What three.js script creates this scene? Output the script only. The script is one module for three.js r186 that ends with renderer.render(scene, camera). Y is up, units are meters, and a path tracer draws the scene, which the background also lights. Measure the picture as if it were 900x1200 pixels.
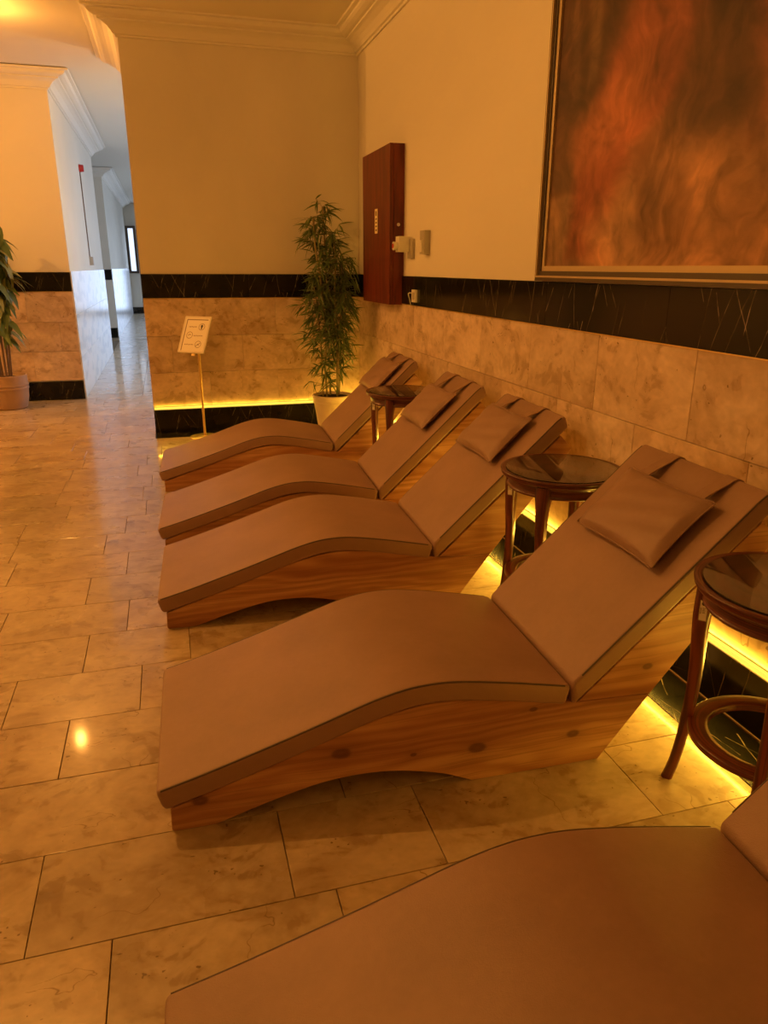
import * as THREE from 'three';
import { mergeGeometries, mergeVertices, toCreasedNormals } from 'three/addons/utils/BufferGeometryUtils.js';
import { RectAreaLightUniformsLib } from 'three/addons/lights/RectAreaLightUniformsLib.js';

// ------------------------------------------------------------------ camera, light, exposure
RectAreaLightUniformsLib.init();
const scene = new THREE.Scene();
scene.background = new THREE.Color(0.02, 0.022, 0.026);
const camera = new THREE.PerspectiveCamera(69.99, 900 / 1200, 0.05, 80);
camera.position.set(0, 1.42, 0);
camera.rotation.set(-18.4973 * Math.PI / 180, -16.0869 * Math.PI / 180, 0.1813 * Math.PI / 180, 'YXZ');
scene.add(camera);
const renderer = new THREE.WebGLRenderer({ antialias: true });
renderer.toneMapping = THREE.LinearToneMapping;
renderer.toneMappingExposure = 1.0;
renderer.shadowMap.enabled = true;

const AMBER = [1.0, 0.415, 0.075];          // the orange ceiling lamps
const LEDC = [1.0, 0.53, 0.045];            // the yellow light strips
const WARM = [1.0, 0.62, 0.22];            // the corridor's ceiling lamp
const DAY = [0.62, 0.84, 1.30];            // daylight in the corridor
const LAMPS = [[-1.19, 3.08, -6.85, 2.5], [-1.07, 3.08, -3.1, 7.6], [-1.07, 3.08, 0.9, 1.2], [-3.9, 3.08, -7.3, 16], [0.75, 2.5, -8.75, 3.4]];
const LED_RIGHT = 190, LED_BACK = 60, WINDOW_LIGHT = 1.9;
const col = (a) => new THREE.Color().setRGB(a[0], a[1], a[2]);

function rectLight(name, color, intensity, w, h, pos, target) {
  const l = new THREE.RectAreaLight(col(color), intensity, w, h);
  l.name = name; l.position.set(...pos); l.lookAt(...target); scene.add(l);
  return l;
}
// light strips: one face towards the room, one up along the wall above the ledge
rectLight('strip_light_right', LEDC, LED_RIGHT, 8.2, 0.012, [1.6915, 0.2115, -2.7], [0.9, -0.2, -2.7]);
rectLight('strip_light_right_up', LEDC, LED_RIGHT * 0.5, 8.2, 0.010, [1.7, 0.2245, -2.7], [1.66, 0.4, -2.7]);
rectLight('strip_light_back', LEDC, LED_BACK, 1.86, 0.012, [0.755, 0.2115, -6.7715], [0.755, -0.1, -6.0]);
rectLight('strip_light_back_up', LEDC, LED_BACK * 0.5, 1.86, 0.010, [0.755, 0.2285, -6.78], [0.755, 0.4, -6.74]);

// ------------------------------------------------------------------ small helpers
let seed = 20240611;
const rnd = () => { seed = (seed * 1664525 + 1013904223) >>> 0; return seed / 4294967296; };
const rr = (a, b) => a + (b - a) * rnd();
const names = new Map();
function numbered(n) { const k = names.get(n) ?? 0; names.set(n, k + 1); return k ? n + '_' + String(k).padStart(3, '0') : n; }
function part(name, geo, mat, parent, pos, rot) {
  const m = new THREE.Mesh(geo, mat); m.name = name; parent.add(m);
  if (pos) m.position.set(...pos);
  if (rot) m.rotation.set(...rot);
  return m;
}
function thing(name, label, category, pos = [0, 0, 0], turn = 0, group) {
  const o = new THREE.Group(); o.name = numbered(name); o.position.set(...pos); o.rotation.y = turn;
  o.userData = { label, category }; if (group) o.userData.group = group;
  scene.add(o); return o;
}
function single(name, geo, mat, label, category, pos, rot, group) {
  const m = part(numbered(name), geo, mat, scene, pos, rot);
  m.userData = { label, category }; if (group) m.userData.group = group; return m;
}
function struct(name, geo, mat, label, pos, rot) {
  const m = part(name, geo, mat, scene, pos, rot);
  m.userData = { kind: 'structure', label, category: name.split('_')[0] }; return m;
}
const box = (w, h, d, x = 0, y = 0, z = 0) => new THREE.BoxGeometry(w, h, d).translate(x, y, z);
function merge(list) { return mergeGeometries(list.map((g) => { const n = g.index ? g.toNonIndexed() : g; for (const k of Object.keys(n.attributes)) if (!['position', 'normal', 'uv'].includes(k)) n.deleteAttribute(k); return n; })); }

// chamfered slab lying in the XY plane, front at z = 0, uv in metres
function quads(list, uvOf) {
  const p = [], u = [];
  for (const q of list) for (const i of [0, 1, 2, 0, 2, 3]) { p.push(...q[i]); u.push(...uvOf(q[i])); }
  const g = new THREE.BufferGeometry();
  g.setAttribute('position', new THREE.Float32BufferAttribute(p, 3));
  g.setAttribute('uv', new THREE.Float32BufferAttribute(u, 2));
  g.computeVertexNormals(); return g;
}
const slabCache = new Map();
function slab(w, h, t, c = 0.0012, variant = 0) {
  const key = [w.toFixed(3), h.toFixed(3), t, c, variant].join();
  if (slabCache.has(key)) return slabCache.get(key);
  const a = w / 2, b = h / 2, f = [[-a + c, -b + c, 0], [a - c, -b + c, 0], [a - c, b - c, 0], [-a + c, b - c, 0]],
    m = [[-a, -b, -c], [a, -b, -c], [a, b, -c], [-a, b, -c]], k = m.map((v) => [v[0], v[1], -t]), L = [f];
  for (let i = 0; i < 4; i++) { const j = (i + 1) % 4; L.push([m[i], m[j], f[j], f[i]], [k[i], k[j], m[j], m[i]]); }
  const du = (variant * 0.377) % 1.7, dv = (variant * 0.619) % 1.3;
  const g = quads(L, (v) => [v[0] + du + v[2], v[1] + dv + v[2]]);
  slabCache.set(key, g); return g;
}
// ------------------------------------------------------------------ noise and textures
function makeNoise(s) {
  const t = new Float32Array(4096); let q = s >>> 0;
  for (let i = 0; i < 4096; i++) { q = (q * 1664525 + 1013904223) >>> 0; t[i] = q / 4294967296; }
  const H = (x, y) => t[(x * 131 + y * 977 + ((x * y) % 613) * 7) & 4095];
  return (x, y, px, py) => {
    let x0 = Math.floor(x), y0 = Math.floor(y); const fx = x - x0, fy = y - y0, sx = fx * fx * (3 - 2 * fx), sy = fy * fy * (3 - 2 * fy);
    const xa = ((x0 % px) + px) % px, xb = (xa + 1) % px, ya = ((y0 % py) + py) % py, yb = (ya + 1) % py;
    const a = H(xa, ya), b = H(xb, ya), c = H(xa, yb), d = H(xb, yb);
    return a + (b - a) * sx + (c - a) * sy + (a - b - c + d) * sx * sy;
  };
}
function fbm(n, u, v, px, py, oct) { let s = 0, a = 0.5, w = 0; for (let i = 0; i < oct; i++) { s += a * n(u * px + i * 7.3, v * py + i * 3.7, px, py); w += a; a *= 0.5; px *= 2; py *= 2; } return s / w; }
// the periodic offset above shifts whole lattices only by a constant, so the pattern still repeats
function texture(w, h, fn, srgb = true) {
  const d = new Uint8Array(w * h * 4);
  for (let y = 0; y < h; y++) for (let x = 0; x < w; x++) {
    const c = fn(x / w, y / h), i = (y * w + x) * 4;
    d[i] = Math.max(0, Math.min(255, c[0] * 255)); d[i + 1] = Math.max(0, Math.min(255, c[1] * 255)); d[i + 2] = Math.max(0, Math.min(255, c[2] * 255)); d[i + 3] = 255;
  }
  const t = new THREE.DataTexture(d, w, h); t.wrapS = t.wrapT = THREE.RepeatWrapping; t.magFilter = THREE.LinearFilter; t.minFilter = THREE.LinearMipmapLinearFilter; t.generateMipmaps = true;
  if (srgb) t.colorSpace = THREE.SRGBColorSpace; t.needsUpdate = true; return t;
}
function per(t, metres, my = metres) { const c = t.clone(); c.repeat.set(1 / metres, 1 / my); c.needsUpdate = true; return c; }
const n1 = makeNoise(11), n2 = makeNoise(57), n3 = makeNoise(93);
const mix = (a, b, t) => a.map((v, i) => v + (b[i] - v) * t);
const sat = (x) => Math.max(0, Math.min(1, x));
const step = (a, b, x) => { const t = sat((x - a) / (b - a)); return t * t * (3 - 2 * t); };

// travertine: clouds, bands, veins with a grain of their own and small pits
const travertineT = texture(1024, 1024, (u, v) => {
  const wx = fbm(n1, u, v, 4, 4, 4) - 0.5, wy = fbm(n2, u, v, 4, 4, 4) - 0.5;
  const cloud = fbm(n1, u + 0.14 * wx, v + 0.14 * wy, 5, 8, 7), band = fbm(n2, u + 0.08 * wy, v + 0.10 * wx, 5, 18, 6), fine = fbm(n3, u, v, 60, 90, 3), mott = fbm(n3, u + 0.2 * wx, v + 0.2 * wy, 14, 18, 5);
  const speck = fbm(n1, u + 0.25 * wy, v + 0.25 * wx, 34, 44, 5);
  let c = mix([0.795, 0.72, 0.60], [0.69, 0.60, 0.47], step(0.34, 0.68, cloud * 0.35 + band * 0.15 + mott * 0.25 + speck * 0.25));
  c = mix(c, [0.575, 0.475, 0.35], step(0.52, 0.66, speck) * step(0.46, 0.58, mott) * 0.42);
  c = mix(c, [0.85, 0.785, 0.675], step(0.55, 0.7, fbm(n3, u + 0.2 * wy, v + 0.2 * wx, 12, 16, 6)) * 0.4);
  const ridge = Math.abs(fbm(n3, u + 0.16 * wx, v + 0.16 * wy, 3, 4, 6) - 0.5);
  c = mix(c, [0.44, 0.33, 0.21], (1 - step(0, 0.0035, ridge)) * step(0.55, 0.62, fbm(n2, u, v, 6, 6, 4)) * 0.6);
  const pit = step(0.84, 0.88, fbm(n2, u, v, 90, 130, 2)) * step(0.5, 0.6, mott);
  c = mix(c, [0.38, 0.29, 0.19], pit * 0.7);
  const k = 0.95 + 0.10 * fine; return [c[0] * k, c[1] * k, c[2] * k];
});
const travertineR = texture(512, 512, (u, v) => { const r = 0.5 + 0.5 * (fbm(n1, u, v, 6, 6, 5) - 0.5) * 2; return [r, 0.62 + 0.38 * r, r]; }, false);
const travertineB = texture(512, 512, (u, v) => { const r = fbm(n2, u, v, 5, 5, 3) * 0.8 + fbm(n3, u, v, 40, 40, 2) * 0.2; return [r, r, r]; }, false);
const VEINS = []; for (let i = 0; i < 46; i++) { const a = i % 4 ? rr(1.05, 1.45) : rr(1.7, 2.2); VEINS.push([rnd(), rnd(), Math.cos(a), Math.sin(a), rr(0.06, 0.34), rr(0.0007, 0.0019), rr(0.3, 0.95)]); }
const blackT = texture(1024, 1024, (u, v) => {
  const wx = fbm(n1, u, v, 5, 5, 4) - 0.5, wy = fbm(n3, u, v, 5, 5, 4) - 0.5;
  let c = mix([0.07, 0.064, 0.05], [0.125, 0.115, 0.085], fbm(n2, u, v, 8, 8, 5));
  for (const [x, y, dx, dy, l, w, k] of VEINS) {
    let ex = u - x, ey = v - y; ex -= Math.round(ex); ey -= Math.round(ey);
    const t = ex * dx + ey * dy; if (t < 0 || t > l) continue;
    const d = Math.abs(ex * dy - ey * dx + 0.035 * wx * Math.sin(t * 9));
    if (d < w * 3) c = mix(c, [0.66, 0.60, 0.49], (1 - step(w * 0.5, w * 1.6, d)) * k * (0.45 + 0.55 * step(0.35, 0.6, fbm(n2, u, v, 24, 24, 3))));
  }
  return c;
});
const whiteT = texture(512, 512, (u, v) => {
  const wx = fbm(n1, u, v, 4, 4, 4) - 0.5, r = fbm(n2, u + 0.2 * wx, v + 0.1 * wx, 3, 8, 5);
  return mix([0.90, 0.90, 0.89], [0.76, 0.78, 0.80], step(0.45, 0.7, r) * 0.7);
});
// pine board: grain along u (1.8 m), knots
const KN = [[0.075, 0.17, 0.017], [0.285, 0.275, 0.02], [0.40, 0.22, 0.008], [0.507, 0.205, 0.021], [0.675, 0.20, 0.014], [0.80, 0.46, 0.013], [0.60, 0.34, 0.01], [0.90, 0.78, 0.018], [0.36, 0.66, 0.02], [0.62, 0.60, 0.015], [0.12, 0.72, 0.016]];
const pineT = texture(1536, 640, (u, v) => {
  let y = v + 0.05 * (fbm(n1, u, v, 3, 2, 4) - 0.5), k = 0, kr = 0;
  for (const [ku, kv, s] of KN) { const dx = (u - ku) * 2.4, dy = v - kv, d = Math.hypot(dx * 0.62, dy); y += Math.sign(dy || 1) * 0.55 * s * Math.exp(-d * d / (s * s * 9)); const dn = d * (1 + 0.5 * (fbm(n3, u, v, 30, 14, 3) - 0.5)); k = Math.max(k, (1 - step(s * 0.3, s * 0.8, dn)) * 0.55 + Math.exp(-Math.pow((dn - s * 0.75) / (s * 0.3), 2)) * 0.6); kr = Math.max(kr, Math.exp(-d * d / (s * s * 8))); }
  const rings = 0.5 + 0.5 * Math.sin((y * 17 + 3.4 * fbm(n2, u, y, 3, 5, 4)) * Math.PI * 2), fine = fbm(n3, u, y, 8, 190, 3), broad = fbm(n2, u, y, 3, 7, 5);
  let c = mix([0.85, 0.67, 0.48], [0.65, 0.44, 0.28], 0.42 * rings + 0.58 * step(0.32, 0.7, broad));
  c = mix(c, [0.55, 0.375, 0.225], step(0.5, 0.75, fine) * 0.35 + kr * 0.3);
  c = mix(c, [0.27, 0.15, 0.08], Math.min(1, k) * 0.75); return c;
});
const pineB = texture(512, 512, (u, v) => { const f = fbm(n3, u, v, 6, 120, 3); return [f, f, f]; }, false);
const mahoganyT = texture(512, 512, (u, v) => { const f = fbm(n2, u, v + 0.04 * fbm(n1, u, v, 3, 3, 3), 3, 40, 5); return mix([0.46, 0.22, 0.12], [0.29, 0.12, 0.065], step(0.3, 0.7, f)); });
const redwoodT = texture(512, 512, (u, v) => { const f = fbm(n1, u + 0.04 * fbm(n2, u, v, 3, 3, 3), v, 46, 3, 5); return mix([0.43, 0.165, 0.09], [0.33, 0.115, 0.062], step(0.3, 0.7, f)); });
const leatherB = texture(512, 512, (u, v) => { let f = Math.abs(fbm(n1, u, v, 30, 30, 3) - 0.5) * 2; f = 0.75 * Math.sqrt(f) + 0.25 * fbm(n2, u, v, 4, 4, 3); return [f, f, f]; }, false);
const leatherT = texture(512, 512, (u, v) => { const f = fbm(n2, u, v, 4, 4, 5), g = fbm(n3, u, v, 60, 60, 2), k = 0.95 + 0.06 * (f - 0.5) * 2 + 0.03 * g; return [0.645 * k, 0.512 * k, 0.44 * k]; });
const plasterB = texture(512, 512, (u, v) => { const f = fbm(n1, u, v, 40, 40, 4) * 0.6 + fbm(n3, u, v, 5, 5, 4) * 0.4; return [f, f, f]; }, false);
const plasterT = texture(512, 512, (u, v) => { const k = 0.97 + 0.05 * (fbm(n2, u, v, 6, 6, 5) - 0.5) * 2; return [0.885 * k, 0.86 * k, 0.80 * k]; });

const std = (o) => new THREE.MeshStandardMaterial(o), phy = (o) => new THREE.MeshPhysicalMaterial(o);
const M = {};
const TONES = [[1, 1, 1], [0.95, 0.94, 0.92], [0.88, 0.875, 0.87], [0.98, 0.95, 0.9]];
M.floor = TONES.map((t) => phy({ map: per(travertineT, 1.25), roughnessMap: per(travertineR, 0.9), roughness: 0.36, clearcoat: 0.4, clearcoatRoughness: 0.08, bumpMap: per(travertineB, 0.8), bumpScale: 0.0004, color: col(t) }));
M.walltile = TONES.map((t) => phy({ map: per(travertineT, 1.5), roughnessMap: per(travertineR, 1.1), roughness: 0.42, bumpMap: per(travertineB, 0.8), bumpScale: 0.0006, color: col(t.map((v, k) => v * [1.27, 1.24, 1.45][k])) }));
M.black = phy({ map: per(blackT, 0.9), roughness: 0.14, specularIntensity: 0.5 });
M.blackFloor = phy({ map: per(blackT, 1.0), roughness: 0.2 });
M.white = phy({ map: per(whiteT, 0.9), roughness: 0.22 });
M.hallFloor = M.floor[0];
M.plaster = std({ map: per(plasterT, 1.6), bumpMap: per(plasterB, 0.5), bumpScale: 0.0012, roughness: 0.85 });
M.hallPlaster = M.plaster;
M.ceiling = std({ map: per(plasterT, 2.2), bumpMap: per(plasterB, 0.6), bumpScale: 0.001, roughness: 0.9 });
M.cornice = std({ color: col([0.74, 0.70, 0.61]), roughness: 0.7 });
M.grout = std({ color: col([0.24, 0.18, 0.12]), roughness: 0.9 });
M.brass = std({ color: col([0.80, 0.60, 0.28]), metalness: 1, roughness: 0.28 });
M.pine = phy({ map: pineT, bumpMap: pineB, bumpScale: 0.0005, roughness: 0.48 });
M.leather = phy({ map: per(leatherT, 0.7), bumpMap: per(leatherB, 0.09), bumpScale: 0.0005, roughness: 0.46 });
M.leatherDark = phy({ color: col([0.10, 0.066, 0.048]), roughness: 0.5 });
M.mahogany = phy({ map: per(mahoganyT, 0.5), roughness: 0.32, clearcoat: 0.4, clearcoatRoughness: 0.15 });
M.redwood = phy({ map: per(redwoodT, 0.8), roughness: 0.4 });
M.glass = phy({ color: col([0.9, 0.9, 0.88]), roughness: 0.03, transmission: 1, thickness: 0.006, ior: 1.5, attenuationColor: col([0.55, 0.62, 0.5]), attenuationDistance: 0.05 });
M.darkFrame = phy({ color: col([0.055, 0.035, 0.02]), roughness: 0.35 });
M.goldFrame = phy({ color: col([0.48, 0.37, 0.22]), roughness: 0.42, metalness: 0.35 });
M.plastic = std({ color: col([0.72, 0.68, 0.58]), roughness: 0.4 });
M.plasticGrey = std({ color: col([0.42, 0.38, 0.31]), roughness: 0.45 });
M.dark = std({ color: col([0.02, 0.018, 0.016]), roughness: 0.5 });
M.red = std({ color: col([0.45, 0.02, 0.015]), roughness: 0.4 });
M.terracotta = std({ color: col([0.40, 0.26, 0.165]), roughness: 0.75, bumpMap: per(plasterB, 0.3), bumpScale: 0.001 });
M.paleClay = std({ color: col([0.68, 0.57, 0.43]), roughness: 0.6, bumpMap: per(plasterB, 0.3), bumpScale: 0.0008 });
M.soil = std({ color: col([0.035, 0.025, 0.016]), roughness: 1, bumpMap: per(plasterB, 0.08), bumpScale: 0.01 });
M.leafA = phy({ color: col([0.10, 0.17, 0.045]), roughness: 0.5, side: THREE.DoubleSide, transmission: 0.3, thickness: 0 });
M.leafB = phy({ color: col([0.15, 0.22, 0.06]), roughness: 0.5, side: THREE.DoubleSide, transmission: 0.3, thickness: 0 });
M.leafC = phy({ color: col([0.19, 0.20, 0.055]), roughness: 0.45, side: THREE.DoubleSide });
M.culm = std({ color: col([0.30, 0.25, 0.11]), roughness: 0.5 });
M.bark = std({ color: col([0.16, 0.10, 0.055]), roughness: 0.8 });
M.steel = std({ color: col([0.62, 0.58, 0.50]), metalness: 1, roughness: 0.3 });
const glow = (c, k) => std({ color: col([0.1, 0.1, 0.1]), emissive: col(c), emissiveIntensity: k, roughness: 0.5 });
M.led = glow([1.0, 0.80, 0.09], 1.1);
M.daylight = glow([0.80, 0.95, 1.2], 1.2);
M.bulb = glow(AMBER, 6); M.bulbWarm = glow(WARM, 5);

// ------------------------------------------------------------------ the setting
const CEIL = 3.24, XR = 1.72, ZB = -6.8, XL = -5.2, ZF = 2.6, ZA = -8.87, XA = -0.96, XP = -0.182, ZP2 = -8.1;
const ZEND = -25.4, XH = 2.4;
// floor slab with its joints; every tile of the room is a piece of its own
const floor = struct('floor', merge([box(8.0, 0.2, ZF + 17, -1.2, -0.112, (ZF - 17) / 2 + 0), box(6.2, 0.2, 9, -0.5, -0.112, -21.4)]), M.grout, 'polished beige travertine floor laid in staggered rows');
const ROW = 0.305, Z0 = -1.36;
const JOINTS = { 0: [-1.0, -0.415, 0.176, 0.563, 1.19], [-1]: [-0.75, -0.234, 0.275, 0.86, 1.4], 1: [-0.9, 0.37, 0.95], 2: [-0.98, -0.42, 0.15, 0.7, 1.25], 3: [-1.05, -0.628, -0.2, 0.3, 0.9], 4: [-0.93, -0.41, -0.022, 0.55, 1.1], 5: [-0.765, -0.268, 0.34, 0.9], 6: [-1.05, -0.455, 0.1, 0.7, 1.25], 7: [-0.83, -0.296, 0.31, 0.92] };
JOINTS[1] = [-0.95, -0.24 - 0.0, 0.37, 0.95];
JOINTS[1].splice(1, 1);
let tileVariant = 0;
const tileMats = M.floor;
function floorTile(x0, x1, z0, z1, mat) {
  const w = x1 - x0 - 0.0022, d = z1 - z0 - 0.0022, m = part('tile', slab(w, d, 0.012, 0.0009, tileVariant % 9), mat, floor, [(x0 + x1) / 2, rr(-0.0003, 0.0003), (z0 + z1) / 2], [-Math.PI / 2, 0, 0]);
  tileVariant++; return m;
}
const farStrip = [];
for (let r = -5; r < 30; r++) {
  const z1 = Z0 - (r - 0) * ROW + 0, zn = z1, zf = z1 - ROW;      // row r lies between zn (near) and zf (far); row 0 begins at z = -1.36
  const right = 1.507, left = zn < -6.65 ? -2.6 : zn < -3.6 ? -2.6 : -1.9;
  let edge = right; if (zf < -6.58) edge = XP - 0.003;
  if (zf < ZA && zn < ZA + 0.02) break;
  let xs = JOINTS[r] ? JOINTS[r].slice() : null;
  if (!xs) { xs = []; let x = left + rr(0.05, 0.6); while (x < edge - 0.12) { xs.push(x); x += rr(0.42, 0.62); } }
  while (xs[0] - left > 0.66) xs.unshift(xs[0] - rr(0.5, 0.62));
  xs = [left, ...xs.filter((x) => x > left + 0.08 && x < edge - 0.08), edge];
  const zz = Math.max(zf, zf < ZA ? ZA : zf);
  for (let i = 0; i < xs.length - 1; i++) floorTile(xs[i], xs[i + 1], zz, zn, tileMats[Math.min(3, Math.floor(rr(0, 4)))]);
}
// the parts of the floor beside and behind the tiles in view
const farFloor = part('outer_tile_field', merge([slab(XL * -1 - 2.6, ZF + 8.87, 0.012, 0, 0).clone().rotateX(-Math.PI / 2).translate((XL - 2.6) / 2, 0, (ZF - 8.87) / 2), slab(3.407, 2.435, 0.012, 0, 1).clone().rotateX(-Math.PI / 2).translate(-0.1965, 0, 1.3825), slab(0.7, 3.5, 0.012, 0, 2).clone().rotateX(-Math.PI / 2).translate(-2.25, 0, -1.8)]), M.floor[0], floor);
farFloor.userData.kind = 'stuff';
// dark marble border along the walls
for (let i = 0, z = ZF - 1.4; z > -6.8; i++) { const l = 0.61, zf = Math.max(z - l, -6.8); part('border_slab', slab(0.20, z - zf - 0.002, 0.012, 0.0009, i % 7), M.blackFloor, floor, [1.609, 0, (z + zf) / 2], [-Math.PI / 2, 0, 0]); z = zf; }
for (let i = 0, x = 1.507; x > XP; i++) { const x0 = Math.max(x - 0.61, XP); part('border_slab', slab(x - x0 - 0.002, 0.20, 0.012, 0.0009, (i + 3) % 7), M.blackFloor, floor, [(x + x0) / 2, 0, -6.69], [-Math.PI / 2, 0, 0]); x = x0; }
// corridor floor, pale polished slabs
for (let i = 0, z = ZA; z > -16; i++, z -= 0.61) for (let j = 0; j < 6; j++) { const x0 = XA + j * 0.61, zf = z - 0.61; part('hall_tile', slab(0.607, 0.607, 0.012, 0.0009, (i * 3 + j) % 9), M.hallFloor, floor, [x0 + 0.305, 0, (z + zf) / 2], [-Math.PI / 2, 0, 0]); }
for (let j = 0; j < 4; j++) part('hall_tile', slab(0.7, 0.765, 0.012, 0.0009, j), M.hallFloor, floor, [XP + 0.36 + j * 0.7, 0, -8.485], [-Math.PI / 2, 0, 0]);
const hallFar = part('far_hall_floor', slab(6.1, 9.6, 0.012, 0, 0).clone().rotateX(-Math.PI / 2).translate(-0.5, 0, -20.88), M.hallFloor, floor); hallFar.userData.kind = 'stuff';

// ceiling with the fine crease near the lamp
const ceiling = struct('ceiling', merge([box(7.2, 0.2, ZF + 7.05, -1.6, CEIL + 0.1, (ZF - 7.05) / 2), box(9.4, 0.2, ZEND * -1 - 7.05 + 0.4, -1.0, CEIL + 0.112, (ZEND - 7.05) / 2 - 0.2)]), M.ceiling, 'plain cream plaster ceiling');

// walls: plaster body, and tile, band and skirting slabs as pieces
const wallRight = struct('wall_right', box(0.25, CEIL, ZF - ZB, XR + 0.125, CEIL / 2, (ZF + ZB) / 2), M.plaster, 'cream plaster wall with travertine wainscot and black marble band, painting hung on it');
const wallBack = struct('wall_back', box(XR - XP + 0.25, CEIL, ZB - ZP2, (XR + XP + 0.25) / 2, CEIL / 2, (ZB + ZP2) / 2), M.plaster, 'cream plaster wall with travertine wainscot behind the bamboo');
const wallA = struct('wall_left', box(XA - XL + 0.25, CEIL, 0.3, (XA + XL - 0.25) / 2, CEIL / 2, ZA - 0.15), M.plaster, 'orange lit wall with wainscot behind the leafy potted plant');
const wallFront = struct('wall_front', box(7.4, CEIL, 0.2, -1.7, CEIL / 2, ZF + 0.1), M.plaster, 'plain plaster end wall of the room');
const wallSide = struct('wall_side', box(0.25, CEIL, ZF - ZA + 0.3, XL - 0.125, CEIL / 2, (ZF + ZA) / 2 - 0.15), M.plaster, 'plain plaster wall across from the loungers');
function dress(wall, len, place, opt = {}) {
  // place(along, y, out) -> position; the pieces turn by opt.turn; along runs 0..len
  const rot = [0, opt.turn, 0], H = 0.315, Y0 = 0.215;
  for (let r = 0; r < 3; r++) {
    let a = -((r % 2) * 0.305 + (opt.shift ?? 0)), i = 0;
    while (a < len - 0.001) {
      const s = Math.max(a, 0), e = Math.min(a + 0.61, len);
      if (e - s > 0.02) part('tile', slab(e - s - 0.002, H - 0.002, 0.009, 0.0009, (i * 2 + r * 3) % 9), M.walltile[Math.floor(rr(0, 4))], wall, place((s + e) / 2, Y0 + H * (r + 0.5), 0.009), rot);
      a += 0.61; i++;
    }
  }
  for (let a = 0, i = 0; a < len - 0.001; i++) { const e = Math.min(a + 0.9, len); part('band_slab', slab(e - a - 0.001, 0.197, 0.013, 0.001, (i + (opt.bandShift ?? 0)) % 7), M.black, wall, place((a + e) / 2, 1.2615, 0.013), rot); a = e; }
  for (let a = 0, i = 0; a < len - 0.001; i++) { const e = Math.min(a + 0.75, len); part('skirting_slab', slab(e - a - 0.001, 0.205, opt.skirt ?? 0.03, 0.001, (i + 2) % 7), M.black, wall, place((a + e) / 2, 0.1025, opt.skirt ?? 0.03), rot); a = e; }
  part('brass_strip', box(len, 0.004, 0.014), M.brass, wall, place(len / 2, 1.1615, 0.0085), rot);
}
dress(wallRight, ZF - ZB - 0.01, (a, y, o) => [XR - o, y, ZB + a], { turn: -Math.PI / 2, shift: 0.2 });
dress(wallBack, XR - XP, (a, y, o) => [XP + a, y, ZB + o], { turn: 0, shift: 0.1, bandShift: 3 });
part('joint_strip', box(0.004, 0.005, ZF - ZB - 0.02), std({ color: col([0.36, 0.27, 0.22]), roughness: 0.7 }), wallRight, [XR - 0.032, 0.0025, (ZF + ZB) / 2]);
dress(wallA, 3.2, (a, y, o) => [XA - 3.2 + a, y, ZA + o], { turn: 0, shift: 0.33, bandShift: 5, skirt: 0.015 });

// corridor walls
const corL = struct('wall_corridor_left', box(0.3, CEIL, 4.895, XA - 0.148, CEIL / 2, ZA - 0.005 - 2.4475), M.hallPlaster, 'corridor wall with pale polished marble wainscot');
for (let i = 0; i < 4; i++) for (let r = 0; r < 3; r++) { const l = 4.9 / 4; part('marble_slab', slab(l - 0.002, 1.37 / 3 - 0.002, 0.015, 0.001, (i * 3 + r * 2) % 9), M.white, corL, [XA + 0.012, 1.37 / 3 * (r + 0.5), ZA - l * (i + 0.5)], [0, Math.PI / 2, 0]); }
const corRecess = struct('wall_corridor_recess', merge([box(2.2, CEIL, 0.25, -2.11, CEIL / 2, -16.825), box(0.2, CEIL, 3.4, -3.1, CEIL / 2, -15.2), box(2.2, CEIL, 0.1, -2.2, CEIL / 2, -13.72)]), M.hallPlaster, 'plaster wall of the corridor recess with dark band');
for (let i = 0; i < 3; i++) { part('band_slab', slab(0.659, 0.2, 0.02, 0.001, i), M.black, corRecess, [-1.34 - i * 0.66, 1.26, -16.68], [0, 0, 0]); part('skirting_slab', slab(0.659, 0.2, 0.02, 0.001, i + 2), M.black, corRecess, [-1.34 - i * 0.66, 0.1, -16.68], [0, 0, 0]); }
const corFar = struct('wall_corridor_far', box(0.25, CEIL, 8.5, -1.01 - 0.125, CEIL / 2, -21.2), M.hallPlaster, 'far corridor wall with pale marble wainscot');
for (let i = 0; i < 6; i++) part('marble_slab', slab(1.405, 1.368, 0.015, 0.001, i), M.white, corFar, [-1.0, 0.685, -17.0 - 1.407 * (i + 0.5) + 0.3], [0, Math.PI / 2, 0]);
const corEnd = struct('wall_corridor_end', merge([box(0.5, CEIL, 0.2, -0.94, CEIL / 2, ZEND), box(1.7, CEIL, 0.2, 1.55, CEIL / 2, ZEND), box(1.39, CEIL - 2.5, 0.2, 0.005, (CEIL + 2.5) / 2, ZEND)]), M.hallPlaster, 'end wall of the corridor around a bright glazed door');
part('skirting_slab', slab(0.48, 0.2, 0.02, 0.001, 4), M.black, corEnd, [-0.93, 0.1, ZEND + 0.12]);
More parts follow.
